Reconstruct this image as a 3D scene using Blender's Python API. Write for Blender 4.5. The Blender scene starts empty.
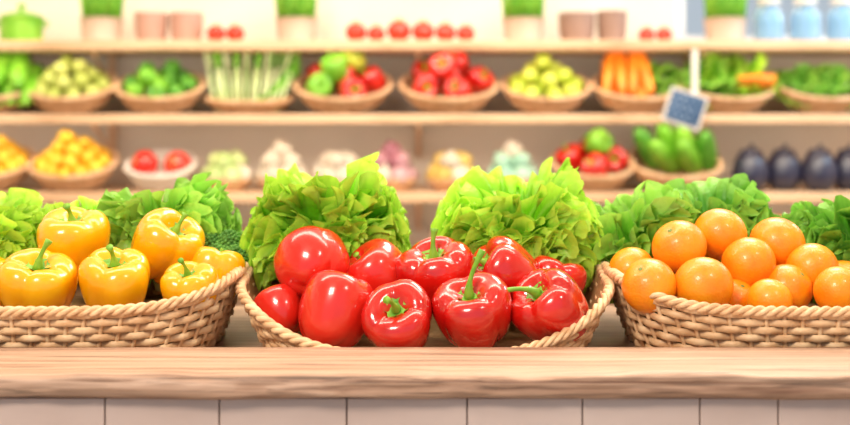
import bpy, math, random
from mathutils import Vector, Matrix, Euler, noise
random.seed(7)
D=bpy.data; scene=bpy.context.scene
PI=math.pi

# ---------------------------------------------------------------- materials
def newmat(name):
    m=D.materials.new(name); m.use_nodes=True
    nt=m.node_tree; b=nt.nodes["Principled BSDF"]
    return m,nt,b
def ramp(nt,stops):
    r=nt.nodes.new("ShaderNodeValToRGB"); e=r.color_ramp.elements
    e[0].position=stops[0][0]; e[0].color=(*stops[0][1],1)
    e[1].position=stops[-1][0]; e[1].color=(*stops[-1][1],1)
    for p,c in stops[1:-1]:
        n=e.new(p); n.color=(*c,1)
    return r
def coords(nt,scale=(1,1,1)):
    t=nt.nodes.new("ShaderNodeTexCoord"); m=nt.nodes.new("ShaderNodeMapping")
    m.inputs["Scale"].default_value=scale
    nt.links.new(t.outputs["Object"],m.inputs["Vector"]); return m
def noisy(name,c1,c2,rough=.5,scale=20,bump=0.0,bscale=200,sss=0,coat=0,stretch=(1,1,1),spec=.5,bdist=.001):
    m,nt,b=newmat(name); mp=coords(nt,stretch)
    n=nt.nodes.new("ShaderNodeTexNoise"); n.inputs["Scale"].default_value=scale; n.inputs["Detail"].default_value=4
    nt.links.new(mp.outputs[0],n.inputs["Vector"])
    r=ramp(nt,[(.35,c1),(.65,c2)]); nt.links.new(n.outputs["Fac"],r.inputs[0])
    nt.links.new(r.outputs[0],b.inputs["Base Color"])
    b.inputs["Roughness"].default_value=rough
    b.inputs["Specular IOR Level"].default_value=spec
    b.inputs["Coat Weight"].default_value=coat; b.inputs["Coat Roughness"].default_value=.06
    if sss:
        b.inputs["Subsurface Weight"].default_value=sss
        b.inputs["Subsurface Radius"].default_value=(.012,.006,.003); b.inputs["Subsurface Scale"].default_value=1
    if bump:
        n2=nt.nodes.new("ShaderNodeTexNoise"); n2.inputs["Scale"].default_value=bscale; n2.inputs["Detail"].default_value=3
        nt.links.new(mp.outputs[0],n2.inputs["Vector"])
        bp=nt.nodes.new("ShaderNodeBump"); bp.inputs["Strength"].default_value=bump; bp.inputs["Distance"].default_value=bdist
        nt.links.new(n2.outputs["Fac"],bp.inputs["Height"]); nt.links.new(bp.outputs[0],b.inputs["Normal"])
    return m
def leafmat(name,base,mid,edge,trans=.3,rough=.4):
    m,nt,b=newmat(name)
    a=nt.nodes.new("ShaderNodeAttribute"); a.attribute_name="leaf"
    sp=nt.nodes.new("ShaderNodeSeparateColor"); nt.links.new(a.outputs["Color"],sp.inputs[0])
    r=ramp(nt,[(0.05,base),(.45,mid),(.76,mid),(1.0,edge)]); nt.links.new(sp.outputs[0],r.inputs[0])
    ma=nt.nodes.new("ShaderNodeMath"); ma.operation='MULTIPLY_ADD'; ma.inputs[1].default_value=34
    nt.links.new(sp.outputs[1],ma.inputs[0]); 
    mb=nt.nodes.new("ShaderNodeMath"); mb.operation='MULTIPLY'; mb.inputs[1].default_value=-9
    nt.links.new(sp.outputs[0],mb.inputs[0]); nt.links.new(mb.outputs[0],ma.inputs[2])
    sn=nt.nodes.new("ShaderNodeMath"); sn.operation='SINE'; nt.links.new(ma.outputs[0],sn.inputs[0])
    pw=nt.nodes.new("ShaderNodeMapRange"); pw.inputs[1].default_value=.75; pw.inputs[2].default_value=1; nt.links.new(sn.outputs[0],pw.inputs[0])
    ml=nt.nodes.new("ShaderNodeMath"); ml.operation='MULTIPLY'; ml.inputs[1].default_value=.28; nt.links.new(pw.outputs[0],ml.inputs[0])
    mx=nt.nodes.new("ShaderNodeMix"); mx.data_type='RGBA'
    nt.links.new(ml.outputs[0],mx.inputs[0]); nt.links.new(r.outputs[0],mx.inputs[6]); mx.inputs[7].default_value=(*base,1)
    hs=nt.nodes.new("ShaderNodeHueSaturation")
    mr=nt.nodes.new("ShaderNodeMapRange"); mr.inputs[3].default_value=.82; mr.inputs[4].default_value=1.2
    nt.links.new(sp.outputs[2],mr.inputs[0]); nt.links.new(mr.outputs[0],hs.inputs["Value"]); nt.links.new(mx.outputs[2],hs.inputs["Color"])
    nt.links.new(hs.outputs[0],b.inputs["Base Color"]); b.inputs["Roughness"].default_value=rough
    b.inputs["Specular IOR Level"].default_value=.4
    n2=nt.nodes.new("ShaderNodeTexNoise"); n2.inputs["Scale"].default_value=90; n2.inputs["Detail"].default_value=3
    tc=nt.nodes.new("ShaderNodeTexCoord"); nt.links.new(tc.outputs["Object"],n2.inputs["Vector"])
    bp=nt.nodes.new("ShaderNodeBump"); bp.inputs["Strength"].default_value=.7; bp.inputs["Distance"].default_value=.004
    nt.links.new(n2.outputs["Fac"],bp.inputs["Height"]); nt.links.new(bp.outputs[0],b.inputs["Normal"])
    tr=nt.nodes.new("ShaderNodeBsdfTranslucent"); nt.links.new(hs.outputs[0],tr.inputs["Color"])
    ms=nt.nodes.new("ShaderNodeMixShader"); ms.inputs[0].default_value=trans
    out=nt.nodes["Material Output"]
    nt.links.new(b.outputs[0],ms.inputs[1]); nt.links.new(tr.outputs[0],ms.inputs[2]); nt.links.new(ms.outputs[0],out.inputs[0])
    return m
def woodmat(name,dark,mid,light,gx=1.2,gy=22,bump=.5,contrast=0):
    m,nt,b=newmat(name); mp=coords(nt,(gx,gy,gy))
    n=nt.nodes.new("ShaderNodeTexNoise"); n.inputs["Scale"].default_value=2.2; n.inputs["Detail"].default_value=7; n.inputs["Distortion"].default_value=1.2
    nt.links.new(mp.outputs[0],n.inputs["Vector"])
    r=ramp(nt,[(.30,dark),(.42,mid),(.58,light),(.75,mid)]); nt.links.new(n.outputs["Fac"],r.inputs[0])
    nt.links.new(r.outputs[0],b.inputs["Base Color"]); b.inputs["Roughness"].default_value=.45
    if contrast:   # thin dark checks running along the grain
        mp2=coords(nt,(gx*1.6,gy*3,gy*3)); n3=nt.nodes.new("ShaderNodeTexNoise"); n3.inputs["Scale"].default_value=3; n3.inputs["Detail"].default_value=5; n3.inputs["Distortion"].default_value=.8
        nt.links.new(mp2.outputs[0],n3.inputs["Vector"])
        r3=ramp(nt,[(.30,(1-contrast,)*3),(.46,(1,1,1)),(1,(1,1,1))]); nt.links.new(n3.outputs["Fac"],r3.inputs[0])
        mx=nt.nodes.new("ShaderNodeMix"); mx.data_type='RGBA'; mx.blend_type='MULTIPLY'; mx.inputs[0].default_value=1
        nt.links.new(r.outputs[0],mx.inputs[6]); nt.links.new(r3.outputs[0],mx.inputs[7]); nt.links.new(mx.outputs[2],b.inputs["Base Color"])
    bp=nt.nodes.new("ShaderNodeBump"); bp.inputs["Strength"].default_value=bump; bp.inputs["Distance"].default_value=.003
    nt.links.new(n.outputs["Fac"],bp.inputs["Height"]); nt.links.new(bp.outputs[0],b.inputs["Normal"])
    return m

M={}
M['red']=noisy("red_pepper_skin",(.50,.005,.004),(.74,.016,.007),.22,14,.05,60,sss=.12,coat=.9)
M['redtom']=noisy("smooth_tomato_skin",(.62,.010,.006),(.78,.026,.012),.24,10,.03,60,sss=.15,coat=.7)
M['yellow']=noisy("yellow_pepper_skin",(.94,.38,.001),(1.0,.52,.004),.24,14,.05,60,sss=.15,coat=.7)
M['green']=noisy("green_pepper_skin",(.06,.28,.02),(.12,.40,.03),.3,14,.05,60,coat=.4)
M['stem']=noisy("pepper_stem",(.12,.36,.02),(.28,.54,.04),.45,60,.3,300)
M['orange']=noisy("orange_peel",(.98,.25,.004),(1.0,.38,.010),.34,25,.6,420,sss=.15,coat=.25)
M['orange_star']=noisy("orange_calyx",(.12,.2,.03),(.25,.3,.06),.6,80)
M['lettuce']=leafmat("lettuce_leaf",(.58,.78,.18),(.20,.57,.012),(.62,.92,.09),.36)
M['frisee']=leafmat("soft_lettuce_leaf",(.46,.66,.20),(.15,.45,.025),(.42,.76,.11),.32)
M['kale']=leafmat("kale_leaf",(.32,.52,.12),(.09,.34,.02),(.28,.62,.08),.27)
M['broc']=noisy("broccoli_floret",(.05,.18,.02),(.14,.36,.05),.7,60,.6,400)
M['brocst']=noisy("broccoli_stalk",(.30,.48,.12),(.42,.58,.2),.5,30)
M['straw']=noisy("woven_straw",(.67,.39,.19),(.93,.66,.39),.45,45,.5,350,stretch=(1,1,2))
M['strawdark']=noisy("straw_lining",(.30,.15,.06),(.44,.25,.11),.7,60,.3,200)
M['strawbg']=noisy("pale_straw",(.56,.32,.16),(.78,.52,.31),.6,40)
M['counter']=woodmat("rustic_counter_wood",(.20,.095,.058),(.45,.265,.175),(.62,.405,.29),.9,26,1.0,.65)
M['shelf']=woodmat("shelf_wood",(.48,.27,.14),(.68,.43,.25),(.80,.53,.33),1.2,16,.2)
M['deck']=woodmat("deck_wood",(.25,.14,.09),(.38,.23,.15),(.48,.3,.2))
M['tile']=noisy("glazed_tile",(.58,.44,.39),(.66,.52,.47),.3,6,.08,20)
M['grout']=noisy("tile_grout",(.22,.15,.13),(.28,.20,.18),.9,80)
M['wall']=noisy("plaster_wall",(.80,.72,.62),(.88,.80,.70),.9,3,.1,60)
M['ceiling']=noisy("ceiling_paint",(.82,.80,.76),(.86,.84,.80),.9,3)
M['floor']=noisy("stone_floor",(.42,.36,.31),(.52,.46,.40),.4,5)
M['white']=noisy("glazed_white",(.74,.69,.62),(.82,.77,.70),.3,8)
M['potclay']=noisy("pale_clay_pot",(.55,.41,.31),(.65,.51,.40),.6,10)
M['pink']=noisy("pink_ceramic",(.46,.25,.19),(.56,.34,.27),.4,8)
M['brown']=noisy("brown_ceramic",(.27,.16,.12),(.38,.24,.19),.5,8)
M['lemon']=noisy("lemon_skin",(.84,.47,.02),(.92,.58,.04),.4,20)
M['potato']=noisy("pale_green_fruit",(.38,.46,.06),(.56,.60,.16),.5,16)
M['applegreen']=noisy("yellow_green_apple",(.42,.56,.03),(.66,.70,.10),.3,14)
M['cuke']=noisy("cucumber_skin",(.06,.27,.02),(.14,.42,.04),.35,30)
M['lime']=noisy("bright_green_skin",(.14,.44,.02),(.28,.60,.05),.35,20)
M['tomato']=noisy("tomato_skin",(.68,.015,.010),(.82,.04,.015),.2,10,coat=.4)
M['carrot']=noisy("carrot_skin",(.90,.22,.01),(1,.34,.03),.45,30)
M['aub']=noisy("aubergine_skin",(.012,.012,.03),(.03,.032,.065),.3,8,coat=.2)
M['garlic']=noisy("garlic_skin",(.52,.44,.34),(.70,.63,.53),.5,14)
M['redonion']=noisy("purple_onion_skin",(.30,.09,.13),(.60,.40,.40),.35,10)
M['onion']=noisy("yellow_onion_skin",(.50,.32,.05),(.70,.52,.16),.4,10)
M['palecab']=noisy("pale_green_bulb",(.35,.48,.14),(.60,.67,.33),.5,10)
M['teal']=noisy("blue_green_bulb",(.22,.44,.32),(.48,.64,.50),.5,10)
M['leekwhite']=noisy("leek_white",(.66,.80,.36),(.82,.92,.56),.4,10)
M['leekgreen']=noisy("leek_green",(.10,.36,.02),(.22,.50,.05),.4,20)
M['grass']=noisy("grass_blade",(.12,.42,.02),(.30,.62,.05),.5,30)
M['tagblue']=noisy("slate_blue_tag",(.025,.07,.16),(.04,.10,.22),.5,12)
M['chalk']=noisy("chalk_mark",(.5,.6,.7),(.6,.7,.8),.8,12)
M['frame']=noisy("window_frame_paint",(.72,.76,.80),(.8,.84,.88),.4,8)
m,nt,b=newmat("blue_jar_glass"); b.inputs["Base Color"].default_value=(.62,.82,.95,1); b.inputs["Roughness"].default_value=.12
b.inputs["Transmission Weight"].default_value=.6; b.inputs["IOR"].default_value=1.3
cn=coords(nt); nn=nt.nodes.new("ShaderNodeTexNoise"); nn.inputs["Scale"].default_value=6; nt.links.new(cn.outputs[0],nn.inputs["Vector"])
rr=ramp(nt,[(.3,(.35,.64,.88)),(.7,(.55,.80,1.0))]); nt.links.new(nn.outputs["Fac"],rr.inputs[0]); nt.links.new(rr.outputs[0],b.inputs["Base Color"])
M['jar']=m

# ---------------------------------------------------------------- mesh builder
class MB:
    def __init__(s): s.v=[];s.f=[];s.m=[];s.mats=[];s.c=[]
    def mi(s,k):
        if k not in s.mats: s.mats.append(k)
        return s.mats.index(k)
    def add(s,vs,fs,mat,X=None,cols=None):
        o=len(s.v)
        if X is None: s.v+= [tuple(v) for v in vs]
        else: s.v+=[tuple(X@Vector(v)) for v in vs]
        i=s.mi(mat)
        s.f+=[tuple(a+o for a in f) for f in fs]; s.m+=[i]*len(fs)
        s.c+= cols if cols else [(0,0,0)]*len(vs)
    def merge(s,o,X=None):
        off=len(s.v)
        s.v+= [tuple(X@Vector(v)) for v in o.v] if X is not None else o.v
        mp=[s.mi(k) for k in o.mats]
        s.f+=[tuple(a+off for a in f) for f in o.f]; s.m+=[mp[i] for i in o.m]; s.c+=o.c
    def obj(s,name,loc=(0,0,0),rot=None,smooth=True,parent=None,leaf=False):
        me=D.meshes.new(name); me.from_pydata(s.v,[],s.f)
        for k in s.mats: me.materials.append(M[k])
        me.polygons.foreach_set("material_index",s.m)
        me.polygons.foreach_set("use_smooth",[smooth]*len(s.f))
        if leaf:
            a=me.color_attributes.new("leaf",'FLOAT_COLOR','POINT')
            fl=[]
            for c in s.c: fl+=[c[0],c[1],c[2],1]
            a.data.foreach_set("color",fl)
        me.update()
        o=D.objects.new(name,me); scene.collection.objects.link(o); o.location=loc
        if rot: o.rotation_euler=rot
        if parent: o.parent=parent
        return o
def T(x,y,z): return Matrix.Translation((x,y,z))
def RX(a): return Matrix.Rotation(math.radians(a),4,'X')
def RY(a): return Matrix.Rotation(math.radians(a),4,'Y')
def RZ(a): return Matrix.Rotation(math.radians(a),4,'Z')
def SC(x,y,z): return Matrix.Diagonal((x,y,z,1))

def box(x0,x1,y0,y1,z0,z1,bev=0):
    vs=[(x,y,z) for x in (x0,x1) for y in (y0,y1) for z in (z0,z1)]
    fs=[(0,1,3,2),(4,6,7,5),(0,4,5,1),(2,3,7,6),(0,2,6,4),(1,5,7,3)]
    return vs,fs
def boxobj(name,ext,mat,bev=0,parent=None):
    x0,x1,y0,y1,z0,z1=ext; c=((x0+x1)/2,(y0+y1)/2,(z0+z1)/2)
    b=MB(); vs,fs=box(x0-c[0],x1-c[0],y0-c[1],y1-c[1],z0-c[2],z1-c[2]); b.add(vs,fs,mat)
    o=b.obj(name,c,smooth=False,parent=parent)
    if bev:
        md=o.modifiers.new("bevel",'BEVEL'); md.width=bev; md.segments=3
    return o
def lathe(prof,n=32,rf=None,zf=None):
    vs=[];fs=[]
    for i,(r,z) in enumerate(prof):
        for j in range(n):
            t=2*PI*j/n
            rr=r*(rf(t,i) if rf else 1)
            vs.append((rr*math.cos(t),rr*math.sin(t),z+(zf(t,i) if zf else 0)))
    for i in range(len(prof)-1):
        for j in range(n):
            k=(j+1)%n
            fs.append((i*n+j,(i+1)*n+j,(i+1)*n+k,i*n+k))
    return vs,fs
def sphere(r=1,n=20,m=12,sz=1):
    return lathe([(r*math.sin(PI*i/m),r*sz*math.cos(PI*i/m)) for i in range(m+1)],n)
def tube(pts,rad,seg=8,flat=1):
    pts=[Vector(p) for p in pts]; vs=[];fs=[]
    up=None
    for i,p in enumerate(pts):
        d=(pts[min(i+1,len(pts)-1)]-pts[max(i-1,0)]).normalized()
        if up is None:
            up=Vector((0,0,1)) if abs(d.z)<.9 else Vector((0,1,0))
        s=d.cross(up).normalized(); up=s.cross(d).normalized()
        r=rad[i] if isinstance(rad,(list,tuple)) else rad
        for j in range(seg):
            a=2*PI*j/seg
            vs.append(p+s*math.cos(a)*r+up*math.sin(a)*r*flat)
    for i in range(len(pts)-1):
        for j in range(seg):
            k=(j+1)%seg; fs.append((i*seg+j,i*seg+k,(i+1)*seg+k,(i+1)*seg+j))
    fs.append(tuple(reversed(range(seg)))); fs.append(tuple(range((len(pts)-1)*seg,len(pts)*seg)))
    return vs,fs
def cat(P,n):
    out=[];L=len(P)
    for i in range(L-1):
        p0=P[max(i-1,0)];p1=P[i];p2=P[i+1];p3=P[min(i+2,L-1)]
        for k in range(n):
            t=k/n
            out.append(tuple(.5*((2*p1[d])+(-p0[d]+p2[d])*t+(2*p0[d]-5*p1[d]+4*p2[d]-p3[d])*t*t+(-p0[d]+3*p1[d]-3*p2[d]+p3[d])*t**3) for d in range(len(p1))))
    out.append(tuple(P[-1])); return out

# ---------------------------------------------------------------- produce
PP=[(0,.66),(.10,.67),(.22,.76),(.40,.93),(.60,1.0),(.80,.93),(.95,.72),(1.0,.42),(.98,.1),(.92,-.25),(.83,-.56),(.68,-.82),(.48,-.96),(.30,-.97),(.14,-.88),(0,-.82)]
PT=[(0,.72),(.08,.73),(.18,.82),(.36,.95),(.58,.98),(.80,.86),(.95,.60),(1.0,.25),(.99,-.1),(.92,-.42),(.80,-.68),(.62,-.86),(.42,-.95),(.24,-.97),(.1,-.97),(0,-.97)]
def pepper(R,H,mat,seed=0,n=64,sub=3,stemlen=.75,bend=.5,lobes=None,groove=1.0,P=PP):
    rd=random.Random(seed); b=MB()
    L=lobes or rd.choice([3,4,4]); ph=rd.random()*6; w=rd.uniform(.1,.25); ph2=rd.random()*6
    prof=cat(P,sub); N=len(prof)
    def g(t):
        return groove*(1-abs(math.sin(L*(t+w*math.sin(t+ph2))/2+ph)))**1.7
    def rf(t,i):
        u=i/(N-1); a=.20-.12*math.sin(PI*min(1,u*1.05))
        if u>.6: a+=.16*(u-.6)/.4
        return (1-a*g(t))*(1+.04*math.sin(t*2+ph2)+.025*math.sin(3*t+ph))
    def zf(t,i):
        u=i/(N-1)
        if u<.45: return -.13*H/2*g(t)*math.sin(PI*u/.45)
        return .16*H/2*g(t)*math.sin(PI*(u-.45)/.55)**2+ .05*H*math.sin(t+ph)*(u-.45)
    vs,fs=lathe([(r*R,z*H/2) for r,z in prof],n,rf,zf); b.add(vs,fs,mat)
    zc=.68*H/2
    cp=[(.0,.05),(.10,.05),(.18,.035),(.26,.07),(.31,.14),(.30,.115)]
    k=rd.choice([5,6])
    vs,fs=lathe([(r*R,zc+z*R) for r,z in cp],30,lambda t,i:1+(.16*math.cos(k*t) if i>=3 else 0)); b.add(vs,fs,'stem')
    az=rd.random()*6 if bend>=0 else 0; bd=abs(bend)*stemlen*R
    pts=[];rad=[]
    for i in range(10):
        u=i/9; pts.append((bd*u*u*math.cos(az),bd*u*u*math.sin(az),zc+.02*R+stemlen*R*u)); rad.append(R*(.15-.09*min(1,u*2.2)+ (.045*max(0,(u-.75)/.25))))
    vs,fs=tube(pts,rad,12); b.add(vs,fs,'stem')
    return b
def orange(r,seed=0):
    rd=random.Random(seed); b=MB(); m=28
    prof=[]
    for i in range(m+1):
        a=PI*i/m; rr=1-.07*math.exp(-(a/.22)**2)-.03*math.exp(-((PI-a)/.2)**2)
        prof.append((r*math.sin(a)*rr,r*.96*math.cos(a)*rr))
    p=rd.random()*6
    vs,fs=lathe(prof,40,lambda t,i:1+.012*math.sin(2*t+p)); b.add(vs,fs,'orange')
    vs,fs=lathe([(0,.915*r),(.05*r,.915*r),(.10*r,.90*r),(.11*r,.885*r)],15,lambda t,i:1+.3*math.cos(5*t)); b.add(vs,fs,'orange_star')
    return b
def leaf(b,mat,az,t0,L,bendo,amp,wid=.62,base=(0,0,0),nr=18,ns=130,rd=random,front=None,side=None):
    p=[rd.random()*6.3 for _ in range(8)]; k1=rd.uniform(7,10); k2=rd.uniform(22,30); k3=rd.uniform(54,68); rv=rd.random()
    vs=[];fs=[];cs=[]
    ca,sa=math.cos(az),math.sin(az)
    for i in range(nr+1):
        r=i/nr
        for j in range(ns+1):
            s=-1+2*j/ns
            ang=s*1.38*(.42+.58*min(1,r*1.6))
            f2=math.sin(k2*s+p[1]); f3=math.sin(k3*s+p[6]+1.3*math.sin(5*s+p[7]))
            rho=r*L*(1-.04*s*s+.03*math.sin(6*s+p[5])+.025*r**4*math.cos(k2*s+p[1])+.03*r**5*f3)
            X=rho*math.sin(ang)*wid*(.55+.45*min(1,r*1.5)); Y=rho*math.cos(ang*.86)
            N=amp*(.7*r**2*math.sin(k1*s+p[0])+.8*r**3*f2+.75*r**5*f3)+amp*.35*math.sin(7*r+p[2]+3*s)*r
            X+=amp*.7*r**4*math.cos(k2*s+p[1]+.6)+amp*.45*r**5*math.cos(k3*s+p[6]); Y+=amp*.6*r**5*math.sin(k2*1.5*s+p[4])
            N-=.22*X*X/L
            N+=amp*1.6*r**5
            y=max(0,Y)/L
            bb=bendo if abs(bendo)>.02 else .02
            rx=L/bb*(math.cos(t0)-math.cos(t0+bb*y)); rz=L/bb*(math.sin(t0+bb*y)-math.sin(t0))
            t=t0+bb*y
            rx+=N*math.cos(t); rz-=N*math.sin(t)
            vx,vy,vz=base[0]+rx*ca-X*sa, base[1]+rx*sa+X*ca, base[2]+rz
            if front is not None:
                lim=-front-.30*max(0,vz-.085)+.25*max(0,.06-vz)      # leaves pressed back by the fruit piled in front
                if vy<lim: vy=lim+(vy-lim)*.30
                if vz<0: vz*=.3
            if side is not None:                                      # neighbouring heads keep each other round
                ls=side*(.74+.26*math.sin(PI*min(1,max(0,vz)/.15)))
                if abs(vx)>ls: vx=math.copysign(ls+(abs(vx)-ls)*.33,vx)
            vs.append((vx,vy,vz)); cs.append((r,abs(s),rv))
    for i in range(nr):
        for j in range(ns):
            a=i*(ns+1)+j; fs.append((a,a+1,a+ns+2,a+ns+1))
    b.add(vs,fs,mat,cols=cs)
def lettuce(size,mat,seed,n=26,ampk=.095,wid=.64,lowt=1.5,ns=130,nr=18,front=None,side=None):
    rd=random.Random(seed); b=MB()
    for i in range(n):
        u=(i+.5)/n; az=i*2.39996+rd.uniform(-.3,.3)
        t0=.04+(lowt-.6)*u**.9+rd.uniform(-.08,.08)
        L=size*(.68+.30*rd.random())
        leaf(b,mat,az,t0,L,.2+.75*u,size*ampk*(.8+.4*rd.random()),wid*rd.uniform(.85,1.15),(.012*math.cos(az),.012*math.sin(az),0),nr,ns,rd,front,side)
    vs,fs=lathe([(0,-.012),(.014,-.012),(.018,0),(.015,.03),(0,.032)],16); b.add(vs,fs,'leekwhite')
    return b
def broccoli(size,seed):
    rd=random.Random(seed); b=MB()
    sv,sf=sphere(1,7,5)
    fl=[(0,0,.62)]
    for k in range(6): fl.append((.5*math.cos(k*1.05),.5*math.sin(k*1.05),.42))
    for k in range(8): fl.append((.78*math.cos(k*.785+.3),.78*math.sin(k*.785+.3),.08))
    for f in fl:
        c=Vector(f)*size; R=size*.34*rd.uniform(.85,1.1)
        vs,fs=tube([(0,0,-size*.9),(c.x*.4,c.y*.4,-size*.4),tuple(c)],[size*.16,size*.11,size*.12],8); b.add(vs,fs,'brocst')
        vs,fs=sphere(R*.9,14,9); b.add(vs,fs,'broc',T(*c))
        for q in range(90):
            zz=1-1.5*(q+.5)/90; rr=math.sqrt(max(0,1-zz*zz)); a=q*2.39996
            p=c+Vector((rr*math.cos(a),rr*math.sin(a),zz))*R*rd.uniform(.9,1.02)
            b.add(sv,sf,'broc',T(*p)@SC(*[R*rd.uniform(.13,.19)]*3))
    return b

# ---------------------------------------------------------------- baskets
def footprint(a,b,e,N):
    K=1440; P=[]
    for i in range(K):
        t=2*PI*i/K; c,s=math.cos(t),math.sin(t)
        rho=(abs(c/a)**e+abs(s/b)**e)**(-1/e); P.append((rho*c,rho*s))
    cum=[0]
    for i in range(K):
        q=P[(i+1)%K]; cum.append(cum[-1]+math.hypot(q[0]-P[i][0],q[1]-P[i][1]))
    out=[];j=0
    for k in range(N):
        d=cum[-1]*k/N
        while cum[j+1]<d: j+=1
        f=(d-cum[j])/(cum[j+1]-cum[j]); p,q=P[j],P[(j+1)%K]
        out.append((p[0]+(q[0]-p[0])*f,p[1]+(q[1]-p[1])*f))
    nor=[]
    for k in range(N):
        p,q=out[k-1],out[(k+1)%N]; dx,dy=q[0]-p[0],q[1]-p[1]; l=math.hypot(dx,dy); nor.append((dy/l,-dx/l))
    return out,nor,cum[-1]
def ring(b,pts,nor,rn,rz,mat,seg=6):
    n=len(pts);vs=[];fs=[]
    for p,q in zip(pts,nor):
        for j in range(seg):
            a=2*PI*j/seg; vs.append((p[0]+q[0]*rn*math.cos(a),p[1]+q[1]*rn*math.cos(a),p[2]+rz*math.sin(a)))
    for i in range(n):
        k=(i+1)%n
        for j in range(seg):
            l=(j+1)%seg; fs.append((i*seg+j,k*seg+j,k*seg+l,i*seg+l))
    b.add(vs,fs,mat)
def basket(a,b_,e,flare,hf,rows,stakes,floorh,mat='straw',lin='strawdark',rimr=.006,sub=6,amp=.0028,gap=.46):
    B=MB(); N=stakes*sub
    P,Nn,per=footprint(a,b_,e,N)
    H=[hf(p[0]/a,p[1]/b_) for p in P]
    def S(t): return flare+(1-flare)*t**.8
    for k in range(rows):
        t=(k+.5)/rows; s=S(t); pts=[]
        for i in range(N):
            o=amp*math.cos(PI*i/sub+PI*k)
            pts.append((P[i][0]*s+Nn[i][0]*o,P[i][1]*s+Nn[i][1]*o,H[i]*t))
        hm=sum(H)/N
        ring(B,pts,Nn,.0016*(rimr/.006),hm/rows*gap,mat)
    for j in range(stakes):
        i=j*sub
        pts=[(P[i][0]*S(t),P[i][1]*S(t),H[i]*t) for t in (0,.25,.5,.75,1)]
        vs,fs=tube(pts,.0024*(rimr/.006),6); B.add(vs,fs,mat)
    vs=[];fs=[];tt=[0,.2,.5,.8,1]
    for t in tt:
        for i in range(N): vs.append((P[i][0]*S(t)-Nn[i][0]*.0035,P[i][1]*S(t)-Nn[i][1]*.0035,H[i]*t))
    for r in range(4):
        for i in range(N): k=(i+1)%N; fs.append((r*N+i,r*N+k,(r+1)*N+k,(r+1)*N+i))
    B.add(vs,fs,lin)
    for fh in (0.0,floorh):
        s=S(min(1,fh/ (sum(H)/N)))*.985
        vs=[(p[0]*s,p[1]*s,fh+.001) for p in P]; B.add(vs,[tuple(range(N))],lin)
    NR=N*2; Pr,Nr,_=footprint(a,b_,e,NR); turns=int(per/(rimr*6))
    for st in range(3):
        pts=[]
        for i in range(NR):
            ph=2*PI*turns*i/NR+2*PI*st/3; o=rimr*.55
            h=hf(Pr[i][0]/a,Pr[i][1]/b_)
            pts.append((Pr[i][0]+Nr[i][0]*o*math.cos(ph),Pr[i][1]+Nr[i][1]*o*math.cos(ph),h+o*math.sin(ph)))
        ring(B,pts,Nr,rimr*.62,rimr*.62,mat)
    pts=[(p[0]*flare,p[1]*flare,rimr*.5) for p in P]; ring(B,pts,Nn,rimr*.6,rimr*.6,mat)
    return B

# ---------------------------------------------------------------- room
boxobj("floor",(-2.5,2.5,-3.0,2.5,-.05,0),'floor')
boxobj("ceiling",(-2.5,2.5,-3.0,2.5,2.8,2.85),'ceiling')
boxobj("wall_left",(-2.55,-2.5,-3.0,2.5,0,2.8),'wall')
boxobj("wall_right",(2.5,2.55,-3.0,2.5,0,2.8),'wall')
wb=D.objects.new("wall_back",None); scene.collection.objects.link(wb)
WX0,WX1,WZ0,WZ1=.80,2.2,1.39,2.4
for nm,e in (("wall_lower",(-2.5,2.5,2.345,2.40,0,WZ0)),("wall_upper",(-2.5,2.5,2.345,2.40,WZ1,2.8)),("wall_beside_left",(-2.5,WX0,2.345,2.40,WZ0,WZ1)),("wall_beside_right",(WX1,2.5,2.345,2.40,WZ0,WZ1))):
    boxobj(nm,e,'wall',parent=wb)
win=D.objects.new("window_1",None); scene.collection.objects.link(win)
for nm,e in (("frame_bottom",(WX0,WX1,2.35,2.39,WZ0,WZ0+.03)),("frame_top",(WX0,WX1,2.35,2.39,WZ1-.03,WZ1)),("frame_left",(WX0,WX0+.03,2.35,2.39,WZ0+.03,WZ1-.03)),("frame_right",(WX1-.03,WX1,2.35,2.39,WZ0+.03,WZ1-.03)),("mullion",(1.55,1.58,2.36,2.38,WZ0+.03,WZ1-.03))):
    boxobj(nm,e,'frame',parent=win)
boxobj("baseboard_back",(-2.5,2.5,2.322,2.342,0,.1),'white')

# ---------------------------------------------------------------- counter
ct=D.objects.new("market_counter",None); scene.collection.objects.link(ct)
def ledge():
    b=MB(); nx=640; x0,x1=-1.6,1.6; y0,y1=-.26,-.117; zt,zb=0,-.024
    sec=[]
    for i in range(9): sec.append((y1+(y0+.004-y1)*i/8,zt))
    for i in range(1,8): sec.append((y0+.002*(1-math.sin(PI*i/8)) ,zt+(zb-zt)*i/8))
    sec.append((y0+.004,zb)); sec.append((y1,zb)); m=len(sec)
    vs=[];fs=[]
    for i in range(nx+1):
        x=x0+(x1-x0)*i/nx
        for j,(y,z) in enumerate(sec):
            dy=dz=0
            if 0<j<m-1:
                fr=min(1,max(0,(j-5)/3))
                dy=fr*(.006*noise.noise((x*3.0,j*.22,0))+.004*noise.noise((x*14,j*.7,3))+.0015*noise.noise((x*45,j*.9,3)))
                dz=.0016*noise.noise((x*5,y*70,7))*(1 if j<7 else .3)
                if j in(7,8,9): dz+=.003*noise.noise((x*6,0,9))+.0012*noise.noise((x*25,0,9))-.001
                if j>=m-4: dz+=.003*noise.noise((x*7,0,5))
            vs.append((x,y+dy,z+dz))
    for i in range(nx):
        for j in range(m):
            k=(j+1)%m; fs.append((i*m+j,i*m+k,(i+1)*m+k,(i+1)*m+j))
    fs.append(tuple(range(m))); fs.append(tuple(reversed(range(nx*m,(nx+1)*m))))
    b.add(vs,fs,'counter'); return b
ledge().obj("ledge_board",(0,0,.9),parent=ct)
boxobj("display_deck",(-1.6,1.6,-.117,.33,.850,.875),'deck',parent=ct)
boxobj("counter_body",(-1.58,1.58,-.236,.31,.0,.850),'grout',parent=ct)
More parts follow.
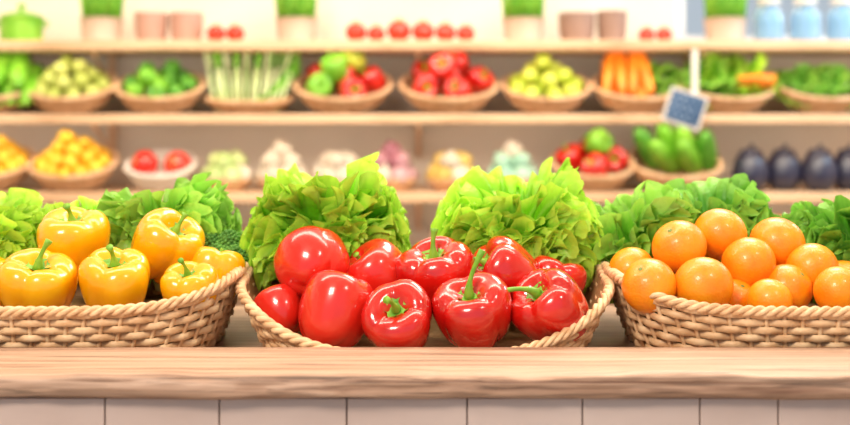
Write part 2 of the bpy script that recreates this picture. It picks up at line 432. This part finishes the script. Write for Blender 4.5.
boxobj("ledge_support",(-1.58,1.58,-.236,-.118,.850,.8755),'grout',parent=ct)
tb=MB(); js=[-1.49,-1.37,-1.255,-1.14,-1.02,-.905,-.79,-.67,-.552,-.435,-.319,-.205,-.078,.042,.157,.274,.352,.47,.588,.705,.82,.94,1.055,1.17,1.29,1.405,1.52]
for r in range(7):
    zt=.8735-r*.12
    for i in range(len(js)-1):
        vs,fs=box(js[i]+.0006,js[i+1]-.0006,-.244,-.236,zt-.1187,zt); tb.add(vs,fs,'tile')
o=tb.obj("tiled_front",smooth=False,parent=ct); md=o.modifiers.new("bevel",'BEVEL'); md.width=.0012; md.segments=2

# ---------------------------------------------------------------- hero baskets
sideh=lambda x,y: .062+.028*abs(x)**5
for nm,cx in (("woven_basket",-.462),("woven_basket",.462)):
    basket(.234,.150,3.2,.86,sideh,7,64,.036).obj(nm,(cx,.045,.875))
def ch(x,y):
    if y>0: return .03+.05*max(0,abs(x))**3+.03*min(1,y)
    return .012+.066*abs(x)**3.0
basket(.224,.158,2.9,.85,ch,8,64,.006).obj("woven_basket",(0,.045,.875))

def put(b,name,x,y,z,rx=0,ry=0,rz=0,leafy=False):
    o=b.obj(name,(x,y,z),leaf=leafy)
    o.rotation_euler=(RX(rx)@RY(ry)@RZ(rz)).to_euler(); return o
reds=[ # x,y,z,R,H,rx,ry,rz,stem,bend
 (-.030,-.058,.917,.043,.076,48,-6,0,.7,.3),
 (.057,-.056,.924,.0445,.082,30,-12,40,1.05,-.7),
 (.148,-.046,.929,.045,.080,28,-38,200,.95,-.9),
 (.016,.022,.957,.047,.084,22,-10,10,.7,.4),
 (.100,.026,.958,.045,.084,20,-52,60,.6,.4),
 (.162,.060,.945,.036,.066,0,15,0,.4,.4),
]
for i,(x,y,z,R,H,rx,ry,rz,sl,bd) in enumerate(reds):
    put(pepper(R,H,'red',seed=i+3,stemlen=sl,bend=bd),"red_bell_pepper",x,y,z,rx,ry,rz)
toms=[(-.106,-.040,.927,.044,.090,-14,14,20,.25),(-.137,.024,.974,.045,.076,-45,-18,70,.2),
 (-.060,.040,.956,.043,.078,16,-40,30,.3),(-.176,.005,.917,.034,.060,-25,-20,80,.2)]
for i,(x,y,z,R,H,rx,ry,rz,sl) in enumerate(toms):
    put(pepper(R,H,'redtom',seed=i+80,stemlen=sl,bend=.2,groove=.5,P=PT,lobes=3),"red_tomato",x,y,z,rx,ry,rz)
yel=[(-.456,-.030,.954,.045,.072,22,8,0,.75,.4),
 (-.364,-.032,.956,.043,.074,20,3,50,.65,.3),
 (-.276,-.034,.950,.033,.058,22,-3,0,.8,.4),
 (-.440,.055,.996,.046,.078,14,2,20,.55,.4),
 (-.325,.050,.990,.044,.084,24,32,10,.55,.4),
 (-.262,.045,.955,.036,.072,-10,10,0,.3,.4),
 (-.545,-.02,.955,.043,.074,20,-10,0,.6,.4),
 (-.535,.060,.945,.038,.065,0,0,0,.3,.4),
 (-.385,.060,.925,.030,.06,0,0,0,.3,.3)]
for i,(x,y,z,R,H,rx,ry,rz,sl,bd) in enumerate(yel):
    put(pepper(R,H,'yellow',seed=i+40,stemlen=sl,bend=bd),"yellow_bell_pepper",x,y,z,rx,ry,rz)
ors=[(.262,-.040,.957,.0325),(.325,-.042,.957,.0345),(.483,-.040,.951,.029),(.400,-.050,.941,.026),(.436,0.0,.948,.030),(.393,.015,.976,.033),(.472,.020,.969,.032),
 (.254,.030,.966,.029),(.310,.020,.996,.033),(.442,.062,.995,.0345),(.370,.062,1.007,.0335),(.548,-.02,.945,.032),(.372,-.005,.935,.026),(.520,.045,.945,.032)]
rd=random.Random(4)
for i,(x,y,z,r) in enumerate(ors):
    put(orange(r,i),"orange",x,y,z,rd.uniform(-70,-20) if i%4 else 35,rd.uniform(-50,50),0)

# greens
put(lettuce(.184,'lettuce',11,n=38,lowt=1.35,front=.05,ampk=.085,side=.090),"lettuce_head",-.124,.150,.922,8,-2,0,True)
put(lettuce(.186,'lettuce',23,n=38,lowt=1.35,front=.05,ampk=.085,side=.092),"lettuce_head",.120,.150,.924,8,2,0,True)
put(lettuce(.148,'lettuce',31,n=24,front=.04,side=.07),"lettuce_head",-.572,.155,.925,6,-4,0,True)
put(lettuce(.162,'frisee',37,n=30,ampk=.10,front=.045,side=.082),"lettuce_head",-.347,.165,.935,6,2,0,True)
put(lettuce(.115,'lettuce',41,n=18,front=.04,side=.045),"lettuce_head",-.462,.175,.948,0,0,0,True)
put(broccoli(.046,5),"broccoli_head",-.258,.112,.966,20,12,0)
put(lettuce(.146,'frisee',47,n=26,front=.045,side=.07),"lettuce_head",.284,.150,.930,8,-8,0,True)
put(lettuce(.150,'kale',53,n=26,front=.045,side=.065),"lettuce_head",.382,.185,.948,2,0,0,True)
put(lettuce(.105,'kale',59,n=20,front=.04,side=.04),"kale_bunch",.474,.185,.945,0,0,0,True)
put(lettuce(.150,'kale',61,n=28,ampk=.11,front=.05,side=.08),"kale_bunch",.580,.140,.925,8,0,0,True)

# ---------------------------------------------------------------- shelving
sh=D.objects.new("wooden_shelf_unit",None); scene.collection.objects.link(sh)
SZ=[1.367,1.154,.926,.70,.45,.18]
for i,z in enumerate(SZ):
    boxobj("shelf_board_%d"%(i+1),(-2.1,2.1,1.98,2.34,z-.014,z+.014),'shelf',.004,sh)
for s in (-1,1):
    x=2.12*s; boxobj("upright_%s"%('l' if s<0 else 'r'),(x-.02,x+.02,1.98,2.34,0,1.40),'shelf',.003,sh)
for k,x in enumerate((-.99,-.02,.83)):
    for i,z in enumerate(SZ[:3]):
        bb=MB(); vs,fs=box(x-.008,x+.008,2.30,2.338,z-.12,z-.014); bb.add(vs,fs,'shelf')
        vs,fs=tube([(x,2.31,z-.11),(x,2.10,z-.016)],.006,6); bb.add(vs,fs,'shelf')
        bb.obj("bracket_%d_%d"%(i,k),smooth=False,parent=sh)

def spots(n,R,r,rd):
    out=[];lay=0;z=0;rr=R
    while len(out)<n and rr>r*.3:
        k=max(1,int(PI*2*(rr-r*.2)/(2.1*r)))
        if lay==0:
            for q in range(k): out.append((rr*math.cos(2*PI*q/k),rr*math.sin(2*PI*q/k),z))
            r2=rr-2*r
            while r2>0:
                k2=max(1,int(PI*2*r2/(2.1*r)))
                for q in range(k2): out.append((r2*math.cos(2*PI*q/k2+.4),r2*math.sin(2*PI*q/k2+.4),z+r*.3))
                r2-=2*r
        else:
            for q in range(k): out.append((rr*math.cos(2*PI*q/k+lay),rr*math.sin(2*PI*q/k+lay),z))
        z+=r*1.25; rr-=r*1.25; lay+=1
    return [(x+rd.uniform(-.1,.1)*r,y+rd.uniform(-.1,.1)*r,z) for x,y,z in out[:n]]
def bulb(r):
    return lathe(cat([(0,-.85*r),(.5*r,-.8*r),(.95*r,-.3*r),(.98*r,.2*r),(.6*r,.72*r),(.2*r,.98*r),(.10*r,1.25*r),(0,1.27*r)],3),16)
def produce(kind,R,rd,H0):
    b=MB()
    if kind in('lemon','potato','applegreen','tomato','lime','orange'):
        r={'lemon':.021,'potato':.024,'applegreen':.027,'tomato':.042,'lime':.022,'orange':.03}[kind]
        for x,y,z in spots(60,R-r,r,rd):
            sz=1.25 if kind in('lemon','lime') else .92
            vs,fs=sphere(r,16,10,sz); X=T(x,y,H0+z)@RX(rd.uniform(-60,60))@RY(rd.uniform(-80,80))
            b.add(vs,fs,kind,X)
            vs,fs=lathe([(0,r*sz*.98),(r*.3,r*sz*.96),(r*.32,r*sz*.9)],10,lambda t,i:1+.35*math.cos(5*t)); b.add(vs,fs,'stem' if kind!='lemon' else 'lemon',X)
    elif kind in('redpep','mixpep','greenpep','redgreen'):
        r=.040 if kind!='greenpep' else .026
        for i,(x,y,z) in enumerate(spots(40,R-r,r,rd)):
            c={'redpep':'red','greenpep':'cuke','mixpep':['red','green','red','lime','red','red','applegreen','lime','green'][i%9],'redgreen':rd.choice(['red','red','lime'])}[kind]
            p=pepper(r,r*1.9,c,seed=i,n=28,sub=1,stemlen=.6); b.merge(p,T(x,y,H0+z+.01)@RX(rd.uniform(0,70))@RY(rd.uniform(-50,50)))
    elif kind in('cuke','aub','zuke'):
        r=.022 if kind=='cuke' else .03
        c={'cuke':'cuke','aub':'aub','zuke':'lime'}[kind]
        for k in range(9):
            x=(k%5-2+(k//5)*.5)*r*1.9; z=H0+(k//5)*r*1.5
            L=R*(.95 if k<5 else .8)
            prof=cat([(0,-L),(r*.6,-L*.95),(r,-L*.7),(r,0),(r*.85,L*.55),(r*.5,L*.85),(r*.25,L*.95),(0,L)],2)
            vs,fs=lathe(prof,16); b.add(vs,fs,c,T(x,0,z)@RX(100)@RY(rd.uniform(-14,14)))
            vs,fs=tube([(0,0,L*.95),(0,.004,L*1.08)],r*.2,6); b.add(vs,fs,'stem',T(x,0,z)@RX(100))
    elif kind=='bigcuke':
        for k,(x,y,z,an,tx) in enumerate(((-.075,.02,.03,-30,10),(-.015,.03,.04,-22,12),(.045,.02,.035,-28,10),(.095,.01,.02,-10,15),(-.04,-.03,.03,-32,35),(.03,-.03,.03,-24,35))):
            L=.088; r=.030
            prof=cat([(0,-L),(r*.6,-L*.95),(r,-L*.7),(r*1.05,0),(r*.85,L*.6),(r*.5,L*.9),(0,L)],3)
            vs,fs=lathe(prof,18); b.add(vs,fs,'lime' if k%3 else 'cuke',T(x,y,H0+z)@RX(tx)@RY(an))
    elif kind=='carrot':
        for k in range(8):
            x=(k%4-1.5)*.036-.03; z=H0+(k//4)*.03; L=.17
            vs,fs=tube([(0,-L*.5,0),(0,-L*.48,0),(0,-L*.1,0),(0,L*.4,0),(0,L*.5,0)],[.010,.015,.018,.013,.002],10)
            b.add(vs,fs,'carrot',T(x,0,z+.012)@RX(32)@RZ(180+rd.uniform(-12,12)))
        for k in range(2):
            lt=lettuce(.10,'frisee',rd.randint(1,99),n=7,ns=40,nr=8); b.merge(lt,T(.03+.05*k,.04,H0-.02)@RY(15))
    elif kind=='leafcarrot':
        for k in range(4):
            vs,fs=tube([(-.06,0,0),(0,0,0),(.05,0,.0)],[.004,.014,.018],10); b.add(vs,fs,'carrot',T(.065,-.03-.012*k,H0+.015*k)@RY(-20+8*k))
        for k in range(3):
            lt=lettuce(.125,'lettuce' if k else 'frisee',70+k,n=8,ns=40,nr=8); b.merge(lt,T(-.06+.05*k,.02,H0-.02)@RX(15))
    elif kind=='leafy':
        for k in range(4):
            lt=lettuce(.09,'kale' if k%2 else 'frisee',80+k,n=9,ns=40,nr=8); b.merge(lt,T(-.07+.047*k,-.01*(k%2),H0-.02)@RX(20))
    elif kind=='broc':
        for x,y,z in spots(14,R-.03,.028,rd): 
            p=pepper(.026,.05,'cuke' if rd.random()<.6 else 'lime',seed=int(x*1000)+7,n=24,sub=1); b.merge(p,T(x,y,H0+z)@RX(rd.uniform(-40,60))@RY(rd.uniform(-60,60)))
    elif kind=='leek':
        for row,(y,cnt,dark) in enumerate(((.03,16,1),(-.02,14,0))):
            for k in range(cnt):
                u=k/(cnt-1); x=-.095+.19*u+rd.uniform(-.003,.003); t=(u-.42)*.075+rd.uniform(-.006,.006)
                top=.145+rd.uniform(-.014,.006)
                m='leekgreen' if dark else 'leekwhite'
                vs,fs=tube([(x*.9,y-.03,H0-.04),(x+t*.4,y-.01,H0+.03),(x+t*.8,y+.012,H0+.09)],[.0042,.0042,.0042],8); b.add(vs,fs,m)
                vs,fs=tube([(x+t*.8,y+.012,H0+.09),(x+t*1.2,y+.03,H0+top)],[.0042,.0055],8); b.add(vs,fs,'leekwhite' if k%3==0 else 'leekgreen')
        for k in range(5):
            vs,fs=tube([(.0+.01*k,-.04,H0-.01),(.09,-.03,H0+.02+.008*k),(.15,0,H0+.08+.01*k)],[.005,.005,.004],8); b.add(vs,fs,'leekgreen')
    return b
def shelf_basket(name,kind,x,zs,a=.130,tilt=22,seed=0,mat='strawbg',hr=.055):
    rd=random.Random(seed); b=MB()
    bk=basket(a,a*.92,2.1,.72,lambda u,v:hr,6,26,min(.03,hr*.5),mat=mat,lin='strawdark' if mat=='strawbg' else mat,rimr=.0075,sub=4,amp=.003)
    loc=MB(); loc.merge(bk); loc.merge(produce(kind,a*.90,rd,hr))
    by=a*.72*.92
    X=T(0,-by*math.cos(math.radians(tilt)),.002)@RX(tilt)@T(0,by,0)
    b.merge(loc,X)
    tl=math.radians(tilt); d=by*1.2; y0=-by*.7
    w=.05; vs=[(-w,y0,.0),(w,y0,.0),(-w,y0+d,.0),(w,y0+d,.0),(-w,y0,.002+(y0+by)*math.tan(tl)*.9),(w,y0,.002+(y0+by)*math.tan(tl)*.9),(-w,y0+d,(y0+by+d)*math.tan(tl)*.93),(w,y0+d,(y0+by+d)*math.tan(tl)*.93)]
    if tilt>3: b.add(vs,[(0,2,3,1),(4,5,7,6),(0,1,5,4),(2,6,7,3),(0,4,6,2),(1,3,7,5)],'shelf')
    return b.obj(name,(x,2.125,zs+.015),leaf=True)
row2=[("basket_of_green_pears",'zuke',-1.29),("basket_of_green_apples",'potato',-1.055),("basket_of_green_peppers",'broc',-.79),("basket_of_leeks",'leek',-.525),("basket_of_mixed_peppers",'mixpep',-.245),
("basket_of_red_peppers",'redpep',.07),("basket_of_yellow_apples",'applegreen',.36),("basket_of_carrots",'carrot',.63),("basket_of_leafy_greens",'leafcarrot',.905),("basket_of_kale",'leafy',1.18),("basket_of_lemons",'lemon',1.47),("basket_of_tomatoes",'tomato',-1.56)]
for i,(n,k,x) in enumerate(row2): shelf_basket(n,k,x,SZ[1],a=.142 if k in('redpep','mixpep') else .128,seed=i+5,tilt=8 if k=='leek' else 22,hr=.034 if k=='leek' else .055)
row3=[("basket_of_lemons",'lemon',-1.30,'strawbg',.125),("basket_of_lemons",'lemon',-1.05,'strawbg',.125),("bowl_of_tomatoes",'tomato',-.79,'white',.10),("basket_of_apples",'redgreen',.50,'strawbg',.12),("basket_of_cucumbers",'bigcuke',.745,'strawbg',.135)]
for i,(n,k,x,mt,a) in enumerate(row3): shelf_basket(n,k,x,SZ[2],a=a,seed=i+50,mat=mt)
def bowl_of(name,mat,x,zs,r=.032,R=.076,seed=0):
    rd=random.Random(seed); b=MB()
    vs,fs=lathe(cat([(0,0),(R*.6,0),(R*.65,.008),(R*.95,.025),(R,.035),(R*.95,.036),(R*.85,.02),(0,.012)],3),32); b.add(vs,fs,'strawbg')
    P=[(R*.62*math.cos(k*PI/3),R*.62*math.sin(k*PI/3),0) for k in range(6)]+[(0,0,.008)]
    P+=[(R*.42*math.cos(k*2*PI/3-PI/2+seed),R*.42*math.sin(k*2*PI/3-PI/2+seed),.040) for k in range(3)]
    if seed%2: P.append((0,0,.072))
    for (u,v,w) in P:
        vs,fs=bulb(r); b.add(vs,fs,mat if rd.random()<.8 else 'garlic',T(u,v,.045+w)@RX(rd.uniform(-20,40))@RY(rd.uniform(-45,45)))
    b.obj(name,(x,2.09,zs+.015))
for i,(n,mt,x) in enumerate([("bowl_of_pale_onions",'palecab',-.590),("bowl_of_garlic",'garlic',-.425),("bowl_of_garlic",'garlic',-.26),("bowl_of_red_onions",'redonion',-.10),("bowl_of_yellow_onions",'onion',.08),("bowl_of_pale_onions",'teal',.26)]):
    bowl_of(n,mt,x,SZ[2],seed=i)
for i,(x,y) in enumerate(((.965,2.08),(1.07,2.10),(1.165,2.07),(1.265,2.10),(1.36,2.07))):
    b=MB(); r=.052
    prof=cat([(0,-.058),(.03,-.056),(.054,-.02),(.050,.02),(.035,.05),(.012,.062),(0,.063)],3)
    vs,fs=lathe(prof,24); b.add(vs,fs,'aub'); vs,fs=lathe([(0,.07),(.02,.066),(.03,.054),(.028,.050)],15,lambda t,k:1+.25*math.cos(5*t)); b.add(vs,fs,'aub')
    vs,fs=tube([(0,0,.065),(.006,0,.08)],.006,8); b.add(vs,fs,'aub')
    b.obj("aubergine",(x,y,SZ[2]+.0145+.058))
def crate(name,x,zs,kind,seed):
    b=MB(); w,d,h=.16,.12,.10
    for z in (0.0,.036,.072):
        for y in (-d,d-.008):
            vs,fs=box(-w,w,y,y+.008,z,z+.028); b.add(vs,fs,'shelf')
        for xx in (-w,w-.008):
            vs,fs=box(xx,xx+.008,-d+.008,d-.008,z,z+.028); b.add(vs,fs,'shelf')
    for xx in (-w+.008,w-.024):
        for y in (-d+.008,d-.024):
            vs,fs=box(xx,xx+.016,y,y+.016,0,.1); b.add(vs,fs,'shelf')
    vs,fs=box(-w,w,-d,d,-.0,.006); b.add(vs,fs,'shelf')
    b.merge(produce(kind,.115,random.Random(seed),.075))
    b.obj(name,(x,2.13,zs+.015),leaf=True)
for i in range(8):
    crate("crate_of_produce",-1.5+.42*i,SZ[3],['potato','applegreen','lemon','orange'][i%4],i)

# top shelf objects
ZT=SZ[0]+.0145
def pot_plant(x,potmat='potclay',h=.13,w=.062,seed=1):
    rd=random.Random(seed); b=MB()
    vs,fs=lathe(cat([(0,0),(w*.85,0),(w*.9,.01),(w,.065),(w*1.05,.072),(w*.95,.073),(w*.9,.06),(0,.058)],2),28); b.add(vs,fs,potmat)
    for k in range(230):
        a=rd.random()*6.28; r=w*.9*math.sqrt(rd.random()); l=h*rd.uniform(.7,1); o=rd.uniform(0,.25)
        x0,y0=r*math.cos(a),r*math.sin(a)
        vs,fs=tube([(x0,y0,.056),(x0*1.1,y0*1.1,.056+l*.5),(x0*(1.1+o),y0*(1.1+o),.056+l)],[.003,.0034,.0008],4,.4); b.add(vs,fs,'grass')
    b.obj("potted_grass",(x,2.12,ZT))
for i,x in enumerate((-.97,-.385,.295,.90)): pot_plant(x,seed=i,h=.15)
def cup(name,x,mat,r=.05,h=.085):
    b=MB(); vs,fs=lathe(cat([(0,0),(r*.8,0),(r*.85,.006),(r*.98,h*.5),(r,h),(r*.93,h),(r*.9,h*.5),(0,h*.1)],3),32); b.add(vs,fs,mat)
    b.obj(name,(x,2.12,ZT))
cup("ceramic_cup",-.82,'pink'); cup("ceramic_cup",-.715,'pink'); cup("ceramic_cup",.455,'brown',.055); cup("ceramic_cup",.56,'brown',.045,.09)
def fruitobj(name,x,y,r,mat):
    b=MB(); vs,fs=lathe([(r*math.sin(PI*i/14)*(1),r*.9*math.cos(PI*i/14)-(.12*r if i==0 else 0)) for i in range(15)],24,lambda t,i:1+.03*math.cos(5*t)); b.add(vs,fs,mat)
    vs,fs=lathe([(0,.84*r),(r*.35,.9*r),(r*.4,.84*r)],15,lambda t,i:1+.35*math.cos(5*t)); b.add(vs,fs,'stem')
    vs,fs=tube([(0,0,.8*r),(.1*r,0,1.15*r)],r*.07,6); b.add(vs,fs,'stem')
    b.obj(name,(x,y,ZT+r*.9))
for i,x in enumerate((-.205,-.145,-.078,-.006,.060,.120)): fruitobj("tomato",x,2.08,(.032,.027,.036,.034,.031,.028)[i],'tomato')
for x in (-.62,-.563): fruitobj("tomato",x,2.08,.028,'tomato')
for x in (.66,.712): fruitobj("tomato",x,2.1,.025,'tomato')
b=MB(); vs,fs=lathe(cat([(0,0),(.055,0),(.062,.01),(.064,.07),(.066,.075),(.05,.085),(.012,.095),(.008,.105),(.014,.115),(0,.12)],3),32); b.add(vs,fs,'lime')
for s in (-1,1):
    vs,fs=tube([(s*.062,0,.05),(s*.08,0,.052),(s*.08,0,.062),(s*.062,0,.064)],.004,8); b.add(vs,fs,'lime')
b.obj("green_cooking_pot",(-1.21,2.12,ZT))
for x in (1.03,1.14,1.25,1.36):
    b=MB(); h=.12; r=.045
    vs,fs=lathe(cat([(0,0),(r*.9,0),(r,.01),(r,h*.7),(r*.7,h*.85),(r*.72,h),(r*.66,h),(r*.62,h*.85),(r*.9,h*.68),(r*.9,.012),(0,.01)],3),32); b.add(vs,fs,'jar')
    vs,fs=lathe([(0,h+.012),(r*.76,h+.012),(r*.78,h-.008),(r*.74,h-.008)],24); b.add(vs,fs,'white')
    b.obj("glass_jar",(x,2.12,ZT))
b=MB()
vs,fs=box(-.009,.009,-.0015,.0015,-.15,0); b.add(vs,fs,'white')
vs,fs=box(-.056,.056,-.004,.004,-.05,.05); X=T(-.03,-.006,-.17)@RY(18); b.add(vs,fs,'white',X)
vs,fs=box(-.049,.049,-.0055,-.004,-.043,.043); b.add(vs,fs,'tagblue',X)
rd=random.Random(2)
for k in range(3):
    for q in range(4):
        vs,fs=box(-.036+q*.02,-.030+q*.02+rd.uniform(-.002,.002),-.0065,-.0055,.022-k*.024,.027-k*.024); b.add(vs,fs,'chalk',X)
b.obj("hanging_price_tag",(.775,1.970,1.353),smooth=False)

# ---------------------------------------------------------------- lights
def area(name,loc,target,sx,sy,e,col):
    l=D.lights.new(name,'AREA'); l.shape='RECTANGLE'; l.size=sx; l.size_y=sy; l.energy=e; l.color=col
    o=D.objects.new(name,l); scene.collection.objects.link(o); o.location=loc
    o.rotation_euler=(Vector(target)-Vector(loc)).to_track_quat('-Z','Y').to_euler()
area("added_counter_light",(-.8,-1.7,2.35),(0,0,.95),.6,.5,37,(1,.87,.72))  # added key light for the counter, no fixture of the room
area("added_counter_light",(1.1,-1.2,2.4),(.1,0,.95),.3,.3,8,(1,.90,.78))  # small added light that gives the produce glossy highlights
area("added_background_light",(0,.3,2.6),(0,2.2,1.1),3.4,.5,76,(1,.87,.70))  # added background light aimed at the shelves, no real fixture
area("added_rim_light",(.7,1.1,2.3),(0,.1,.95),.8,.5,20,(1,.93,.78))  # added rim light from behind, to shine through the leaves
area("added_blue_fill",(1.9,1.55,1.9),(1.0,2.2,1.25),.5,.5,14,(.50,.78,1))  # added blue light inside the room, tints the right end of the shelves
for i,z in enumerate(SZ[:3]):   # added warm lights under the boards, only to brighten the shelf contents
    area("added_shelf_glow",(0,2.02,z-.018),(0,2.25,z-.2),3.9,.015,2.6,(1,.86,.68))
w=D.worlds.new("daylight"); scene.world=w; w.use_nodes=True
bg=w.node_tree.nodes["Background"]; bg.inputs[0].default_value=(.78,.89,1,1); bg.inputs[1].default_value=.62

cam=D.cameras.new("camera"); co=D.objects.new("camera",cam); scene.collection.objects.link(co)
co.location=(0,-1.42,1.151); co.rotation_euler=(PI/2,0,0)
cam.lens=50; cam.sensor_width=36; cam.shift_y=-.109
cam.dof.use_dof=True; cam.dof.focus_distance=1.37; cam.dof.aperture_fstop=2.9
scene.camera=co
scene.view_settings.view_transform='Standard'
